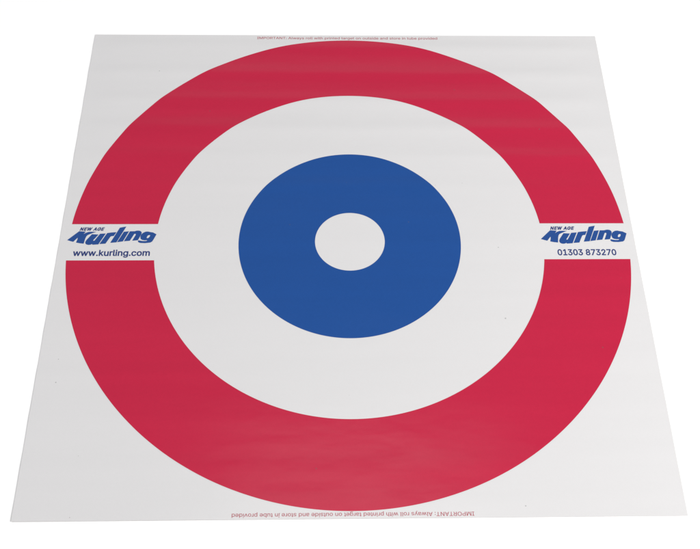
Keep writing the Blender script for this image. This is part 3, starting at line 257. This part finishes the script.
[6,5,7,30,29,70,70,69,30,69,68,30,31,30,68,68,67,31,32,31,67,11,1,12,24,74,25,63,36,64,35,64,36,1,11,2,10,2,11,25,74,73,64,35,65,2,10,3,4,3,10,10,9,4,5,4,9,9,8,5,7,5,8,25,73,26,27,26,73,73,72,27,28,27,72,72,71,28,29,28,71,70,29,71,32,67,66,33,32,66,66,65,33,34,33,65,65,35,34,13,0,50,50,14,13,51,23,52,53,21,20,52,23,22,22,21,52,21,53,52,61,39,62,39,38,62,37,62,38,46,45,17,18,17,45,45,44,57,47,46,16,46,17,16,56,55,18,18,45,56,45,57,56,57,44,58,59,58,44,44,42,59,42,44,43,14,50,49,15,14,49,49,48,15,48,47,15,47,16,15,53,20,19,54,53,19,19,18,54,18,55,54,59,42,60,61,60,42,42,41,61,41,40,61,39,61,40,12,1,0,0,13,12,23,51,24,74,24,51,62,37,63,36,63,37]],'h': [410,[118,226,118,-4,49,-4,49,513,118,513,118,283,97,284,120,335,150,365,186,383,227,388,265,384,297,372,324,351,344,323,357,286,361,241,361,-4,292,-4,292,235,286,273,270,302,244,319,210,325,185,322,163,314,144,300,130,281,121,256,118,329],
[3,2,6,1,0,2,6,2,0,25,24,8,26,25,7,25,8,7,6,0,28,5,6,28,28,27,5,27,26,5,26,7,5,3,6,4,9,23,10,10,23,22,22,11,10,19,18,17,17,16,19,19,16,20,16,15,20,15,14,20,21,20,14,14,13,21,13,12,21,22,21,12,11,22,12,23,9,24,8,24,9,5,7,29,6,5,29,4,6,29]],'i': [167,[49,-4,49,383,118,383,118,-4,84,439,66,442,51,452,41,466,37,483,41,500,51,515,66,525,84,528,102,525,117,515,127,500,130,483,127,466,117,452,102,442],
[11,5,4,5,11,6,10,6,11,8,7,6,6,10,8,9,8,10,19,18,13,18,14,13,17,16,18,14,18,16,16,15,14,1,0,3,3,2,1,19,13,4,13,12,4,11,4,12]],'l': [189,[139,-6,100,-1,71,17,54,46,49,84,49,513,118,513,118,99,119,77,124,65,132,58,146,56,154,56,160,57,173,59,185,0,173,-3,162,-5,151,-6],
[1,9,2,3,2,9,9,8,3,4,3,8,8,7,4,5,4,7,7,6,5,11,18,12,18,11,0,10,0,11,14,16,15,13,17,16,16,14,13,12,18,17,17,13,12,0,10,1,9,1,10]],'n': [410,[118,226,118,-4,49,-4,49,383,116,383,116,283,97,284,120,335,150,365,186,383,227,388,265,384,297,372,324,351,344,323,357,286,361,241,361,-4,292,-4,292,235,286,273,270,302,244,319,210,325,185,322,163,314,144,300,130,281,121,256,116,325],
[3,2,6,1,0,2,6,2,0,25,24,8,26,25,7,25,8,7,6,0,28,5,6,28,28,27,5,27,26,5,26,7,5,3,6,4,9,23,10,10,23,22,22,11,10,19,18,17,17,16,19,19,16,20,16,15,20,15,14,20,21,20,14,14,13,21,13,12,21,22,21,12,11,22,12,23,9,24,8,24,9,5,7,29,6,5,29,4,6,29]],'o': [415,[207,-12,158,-6,115,13,79,43,52,83,36,132,30,187,36,244,52,293,79,333,115,363,158,382,207,388,257,382,301,363,336,333,363,293,380,244,385,187,380,132,363,83,336,43,301,13,257,-6,207,50,241,55,268,69,289,91,303,119,312,152,315,187,312,224,303,257,289,285,268,307,241,321,207,326,174,321,148,307,127,285,112,257,103,224,100,187,103,152,112,119,127,91,148,69,174,55],
[5,4,44,44,43,5,6,5,43,43,42,6,42,41,6,7,6,41,41,40,7,8,7,40,1,47,2,46,2,47,10,38,37,37,11,10,2,46,3,46,45,3,4,3,45,44,4,45,8,40,39,9,8,39,39,38,9,38,10,9,23,25,24,36,35,13,25,23,22,22,26,25,34,14,35,13,35,14,20,19,28,29,28,19,19,18,29,30,29,18,31,30,18,18,17,31,32,31,17,17,16,32,26,22,21,27,26,21,21,20,27,20,28,27,32,16,33,16,15,33,34,33,15,14,34,15,23,24,0,1,0,24,47,1,24,11,37,36,12,11,36,36,13,12]],'p': [424,[49,-147,49,383,116,383,116,323,116,323,123,334,134,348,149,363,170,376,196,385,229,388,275,382,315,364,348,334,373,294,389,245,394,189,389,132,374,83,349,43,315,13,275,-6,230,-12,197,-9,171,0,150,13,135,29,123,44,120,53,118,-147,220,51,251,55,277,69,297,90,312,118,321,152,324,189,321,227,312,260,298,287,277,308,252,321,220,326,189,321,164,309,143,288,129,261,120,228,117,189,120,150,129,117,144,89,164,68,190,55],
[1,3,2,0,29,28,28,49,0,1,0,49,48,1,49,1,48,47,3,1,47,47,46,3,43,9,8,24,53,25,53,52,25,26,25,52,7,6,44,44,43,7,43,8,7,26,52,27,28,27,52,52,51,28,51,50,28,49,28,50,3,46,45,4,3,45,45,44,4,5,4,44,44,6,5,30,23,22,22,31,30,11,41,40,31,22,21,21,32,31,10,42,41,41,11,10,18,17,34,35,34,17,17,16,35,36,35,16,37,36,16,16,15,37,38,37,15,15,14,38,32,21,20,20,19,32,33,32,19,19,18,33,18,34,33,38,14,39,14,13,39,40,39,13,13,12,40,11,40,12,53,24,23,23,30,53,9,43,42,42,10,9]],'r': [259,[49,-4,49,383,116,383,114,327,127,350,150,371,180,384,213,389,221,389,229,388,247,388,247,318,229,320,219,321,207,322,183,319,161,311,143,298,129,281,121,261,118,237,118,-4],
[3,2,1,0,21,20,1,0,20,20,19,1,3,1,19,19,18,3,18,17,3,15,14,6,14,7,6,8,13,9,12,11,10,9,13,12,12,10,9,7,14,13,13,8,7,3,17,16,4,3,16,5,4,16,16,15,5,15,6,5]],'s': [365,[182,-12,144,-9,111,0,82,15,59,35,42,62,30,97,96,111,109,82,126,64,151,53,181,49,216,54,242,66,259,83,264,103,261,119,251,133,235,143,211,151,148,166,102,182,69,205,49,236,43,274,47,306,62,334,84,357,113,374,148,385,187,388,224,385,255,376,281,361,302,342,317,318,329,287,266,273,255,295,240,312,218,324,187,329,157,325,133,314,118,297,113,277,116,260,127,246,145,235,173,227,231,213,276,197,309,174,329,144,335,107,330,74,316,45,292,21,261,3,224,-8],
[3,8,4,5,4,8,8,7,5,6,5,7,25,24,45,48,20,49,0,11,1,11,10,1,28,43,42,42,29,28,1,10,2,10,9,2,3,2,9,8,3,9,20,48,21,48,47,21,22,21,47,47,46,22,23,22,46,24,23,46,45,24,46,25,45,44,26,25,44,27,26,44,44,43,27,43,28,27,40,31,41,30,41,31,18,50,19,39,32,40,31,40,32,55,54,15,16,15,54,54,53,16,53,52,16,36,35,37,12,59,58,13,12,58,58,57,13,14,13,57,57,56,14,56,55,14,55,15,14,16,52,17,52,51,17,18,17,51,50,18,51,37,35,38,35,34,38,39,38,34,34,33,39,32,39,33,11,0,59,59,12,11,49,20,19,19,50,49,29,42,41,41,30,29]],'t': [227,[208,383,208,323,2,323,2,383,61,475,130,475,130,98,132,77,139,64,151,57,171,54,177,54,185,55,193,56,205,58,218,-1,204,-5,192,-7,180,-8,168,-8,123,-2,89,18,68,50,61,93,130,383,130,323,61,323,61,383],
[9,8,20,20,8,21,22,21,8,8,7,22,23,22,7,7,6,23,25,26,6,10,19,18,11,10,18,18,17,11,17,12,11,13,16,15,14,13,15,12,17,16,16,13,12,9,20,19,19,10,9,26,25,24,5,4,24,1,0,24,25,1,24,23,6,26,3,2,27,2,26,27,24,27,26,27,24,4]],'u': [410,[182,-9,145,-5,113,7,86,28,66,57,53,94,49,139,49,383,118,383,118,144,123,106,140,78,166,60,200,54,225,57,247,66,266,79,280,99,289,123,292,153,292,383,361,383,361,-4,294,-4,294,96,313,95,289,44,259,14,223,-3,294,55],
[7,6,9,12,1,0,0,13,12,1,12,2,12,11,2,3,2,11,4,3,11,11,10,4,5,4,10,6,5,10,9,6,10,7,9,8,14,28,27,15,14,27,22,21,25,22,25,23,25,21,19,20,19,21,15,27,26,16,15,26,26,24,16,17,16,24,18,17,24,24,25,18,25,19,18,13,0,28,28,14,13,24,26,29,25,24,29,23,25,29]],'v': [389,[160,-4,12,383,87,383,169,156,181,122,191,88,200,54,211,17,179,17,190,54,199,88,209,122,220,156,302,383,377,383,229,-4,195,73],
[0,3,1,2,1,3,9,5,4,8,9,0,9,4,0,3,0,4,10,6,11,12,15,14,14,13,12,6,7,15,11,6,15,15,12,11,8,0,15,15,7,8,9,8,7,7,6,9,9,6,16,6,10,16,5,9,16]],'w': [567,[135,-4,17,383,90,383,137,215,147,178,158,138,168,92,180,37,160,37,171,91,182,136,192,177,202,215,249,383,320,383,365,215,375,177,385,137,396,92,407,37,386,37,398,91,409,136,420,177,430,215,477,383,550,383,432,-4,365,-4,315,171,301,224,294,251,287,279,272,342,296,342,281,280,274,251,266,224,259,197,252,171,202,-4,170,85,397,86,284,292],
[3,0,4,0,3,1,2,1,3,8,7,41,8,6,0,6,5,0,4,0,5,11,10,39,12,11,39,39,38,12,38,37,12,37,36,12,13,12,33,8,0,40,7,8,40,9,7,39,39,10,9,34,33,43,16,15,29,29,15,30,31,30,15,32,31,15,34,32,15,15,14,34,20,19,42,23,22,27,24,23,27,27,26,24,26,25,24,27,22,19,21,19,22,27,19,28,19,20,28,20,18,29,18,17,29,16,29,17,28,20,29,12,36,35,33,12,35,13,33,34,34,14,13,7,9,41,6,8,41,19,21,42,18,20,42,7,40,39,33,35,43,32,34,43]],'y': [389,[43,-141,59,-81,72,-83,89,-86,103,-85,116,-80,127,-71,138,-56,147,-34,158,-1,12,383,87,383,169,156,181,122,191,88,200,54,211,17,179,17,189,54,199,88,209,122,220,156,302,383,377,383,208,-60,195,-87,180,-110,162,-127,141,-139,118,-147,92,-149,77,-149,64,-147,53,-145,195,73],
[33,1,0,2,32,31,32,2,33,1,33,2,3,30,4,4,30,29,29,28,4,5,4,28,30,3,31,2,31,3,9,17,18,18,14,9,14,13,9,12,9,13,22,21,23,23,21,16,20,16,21,23,16,24,16,20,15,19,15,20,17,9,24,24,16,17,16,15,17,18,17,15,18,15,34,15,19,34,5,28,27,6,5,27,27,26,6,7,6,26,26,25,7,25,24,7,8,7,24,24,9,8,9,12,10,11,10,12,14,18,34]]}}

def lettering(name, body, m, x0, x1, ybase, cap, parent, style='bold', shear=0.0, turned=False, ref=0.513, track=0):
    """one line of lettering; x0..x1 outer extent, ybase the baseline, cap the height of capitals"""
    G = GLYPHS[style]; vs = []; fs = []; pen = 0
    for ch in body:
        adv, co, tri = G[ch]; n = len(vs)
        for i in range(0, len(co), 2):
            y = co[i+1]/1000; vs.append(((pen+co[i])/1000 + shear*y, y))
        for i in range(0, len(tri), 3): fs.append((n+tri[i], n+tri[i+1], n+tri[i+2]))
        pen += adv + track
    a = min(v[0] for v in vs); b = max(v[0] for v in vs)
    res = []
    for x, y in vs:
        X = x0 + (x-a)/(b-a)*(x1-x0); Y = ybase + y/ref*cap
        res.append((-X, -Y) if turned else (X, Y))
    return lay(name, res, fs, m, parent)

# heavy slanted logo word, in millimetres on the mat
LOGO = [
 [(-587.3,4.6),(-565.8,26.6),(-552.6,25.6),(-557.2,18.4),(-551.5,22.6),(-546.3,24.9),(-540,25.3),(-531.4,24.9),(-537.5,22.4),(-543.4,19.6),(-547.5,17.2),(-549.6,14.1),(-551.2,8.5),(-551.9,4.0),(-552.9,-4.3),(-560.5,-3.3),(-568.4,-1.6),(-566.6,6),(-566.4,11.6),(-574.9,0.4),(-581,2.2)],
 [(-538.2,19.0),(-525.3,18.3),(-530,10.6),(-534.3,4.2),(-534.1,2.8),(-532.8,2.3),(-531.0,3.0),(-521.5,20.1),(-510.4,20.9),(-522.4,-6.2),(-534.1,-7.0),(-534.9,-4.9),(-538.2,-6.9),(-542.2,-7.5),(-546,-6.6),(-548.6,-4.4),(-549.6,-0.6),(-547.6,4.8),(-543,11.8)],
 [(-519.6,-5.2),(-506.9,21.9),(-498.6,23.3),(-488.5,24.2),(-492.9,15.0),(-496.3,14.7),(-498.6,14.0),(-500.2,12.0),(-507.9,-4.4)],
 [(-497.6,-2.2),(-482.0,35.6),(-476.4,37.0),(-469.6,38.3),(-485.6,-1.1)],
 [(-483.6,-0.6),(-472.5,25.2),(-462.6,26.3),(-472.6,1.1)],
 [(-469.8,1.6),(-460.0,26.3),(-450.7,26.4),(-446.8,27.7),(-442.7,28.1),(-438.9,27.2),(-436.1,24.4),(-435.6,21.1),(-436.9,16.8),(-441.9,4.0),(-452.8,3.0),(-446.9,17.4),(-447.2,19.8),(-449.2,20.6),(-451.2,19.2),(-458.3,2.8)],
 [(-437.0,12.6),(-435.8,17.6),(-432.6,22.2),(-427.6,25.1),(-423,25.6),(-418.5,24.4),(-412,23.2),(-404.6,18.6),(-410.1,4.4),(-412,0.6),(-415.4,-1.9),(-424.8,-3.2),(-435.2,-2.9),(-439.4,-1.4),(-441.1,1.2),(-440.1,3.4),(-436.5,2.4),(-431.5,1.5),(-425.5,1.4),(-422.6,2.2),(-421.7,4.2),(-427.5,3.8),(-432.5,4.8),(-435.8,7.2)],
]
HOLE = [(-424.4,9.8),(-423.6,13.6),(-421.6,16.4),(-418.4,17.3),(-416.6,15.8),(-418.4,11.2),(-420.6,9.0),(-423,8.6)]

def logo(dx, label):
    cu = bpy.data.curves.new('c', 'CURVE'); cu.dimensions = '2D'; cu.fill_mode = 'BOTH'; cu.offset = 0.0003
    for pts in LOGO + [HOLE]:
        s = cu.splines.new('POLY'); s.points.add(len(pts)-1)
        for p, (x, y) in zip(s.points, pts): p.co = (x/1000 + dx, y/1000, 0, 1)
        s.use_cyclic_u = True
    vs, fs = curve_to_mesh(cu)
    o = lay('logo', vs, fs, LOGO_BLUE, mat); o['label'] = label
    lettering('small_lettering', 'NEW AGE', NAVY, -0.5655+dx, -0.5135+dx, 0.0287, 0.0076, o, style='heavy', shear=0.32, track=70)
logo(0.0, 'blue logo at the left edge of the mat')
logo(0.9896, 'blue logo at the right edge of the mat')
lettering('web_address', 'www.kurling.com', NAVY, -0.5715, -0.4135, -0.0349, 0.0142, mat)
lettering('phone_number', '01303 873270', NAVY, 0.4331, 0.5563, -0.0360, 0.0142, mat)
W = 'IMPORTANT: Always roll with printed target on outside and store in tube provided'
o = lettering('warning_text', W, REDTXT, -0.2166, 0.2160, 0.5893, 0.0078, mat, style='plain')
o['label'] = 'tiny red warning line along the far edge'
o = lettering('warning_text', W, REDTXT, -0.2162, 0.2157, 0.5880, 0.0075, mat, style='plain', turned=True)
o['label'] = 'tiny red warning line upside down along the near edge'

# ------------------------------------------------------------------ light: studio softboxes
w = bpy.data.worlds.new('World'); S.world = w; w.use_nodes = True
w.node_tree.nodes['Background'].inputs[0].default_value = (1, 1, 1, 1)
w.node_tree.nodes['Background'].inputs[1].default_value = 0.34

def softbox(name, loc, aim, sx, sy, watts, col=(1, 1, 1)):
    from mathutils import Vector
    la = bpy.data.lights.new(name, 'AREA'); la.shape = 'RECTANGLE'; la.size = sx; la.size_y = sy
    la.energy = watts; la.color = col
    o = link(bpy.data.objects.new(name, la)); o.location = loc
    o.rotation_euler = (Vector(aim)-Vector(loc)).to_track_quat('-Z', 'Y').to_euler()
    return o
softbox('key_softbox', (3.4, -1.5, 3.0), (0.2, 0, 0), 1.8, 1.8, 236, (1.0, 0.985, 0.965))
softbox('overhead_softbox', (0.10, 0.62, 3.1), (0.0, -0.3, 0), 1.2, 0.50, 4.0, (1.0, 0.97, 0.93))
softbox('fill_softbox', (-3.4, 0.5, 3.2), (0, 0, 0), 2.4, 2.4, 70, (0.975, 0.985, 1.0))

softbox('back_softbox', (0.4, 5.0, 3.2), (0, 0.3, 0), 3.6, 2.2, 7.5, (1, 0.99, 0.98))

# ------------------------------------------------------------------ camera
PX = (0.649525, -0.022462, -0.018089, -0.036828, -1.370583, 1.979681, 1.149754, 0.154311, -0.83178, -0.603069, 0.599832, 0.602898, -0.59877, 0.585, 0.406002, 0.232065, 0.072973, 0.045055, -0.046262)
cd = bpy.data.cameras.new('camera'); cam = link(bpy.data.objects.new('camera', cd))
cam.location = PX[3:6]; cam.rotation_euler = PX[0:3]
cd.sensor_fit = 'HORIZONTAL'; cd.sensor_width = 36
cd.lens = PX[6]*1000/700*36
cd.shift_x = -PX[7]*100/700; cd.shift_y = PX[8]*100/700
cd.clip_start = 0.05; cd.clip_end = 100
S.camera = cam

S.view_settings.view_transform = 'Standard'; S.view_settings.look = 'None'
S.view_settings.exposure = 0; S.view_settings.gamma = 1
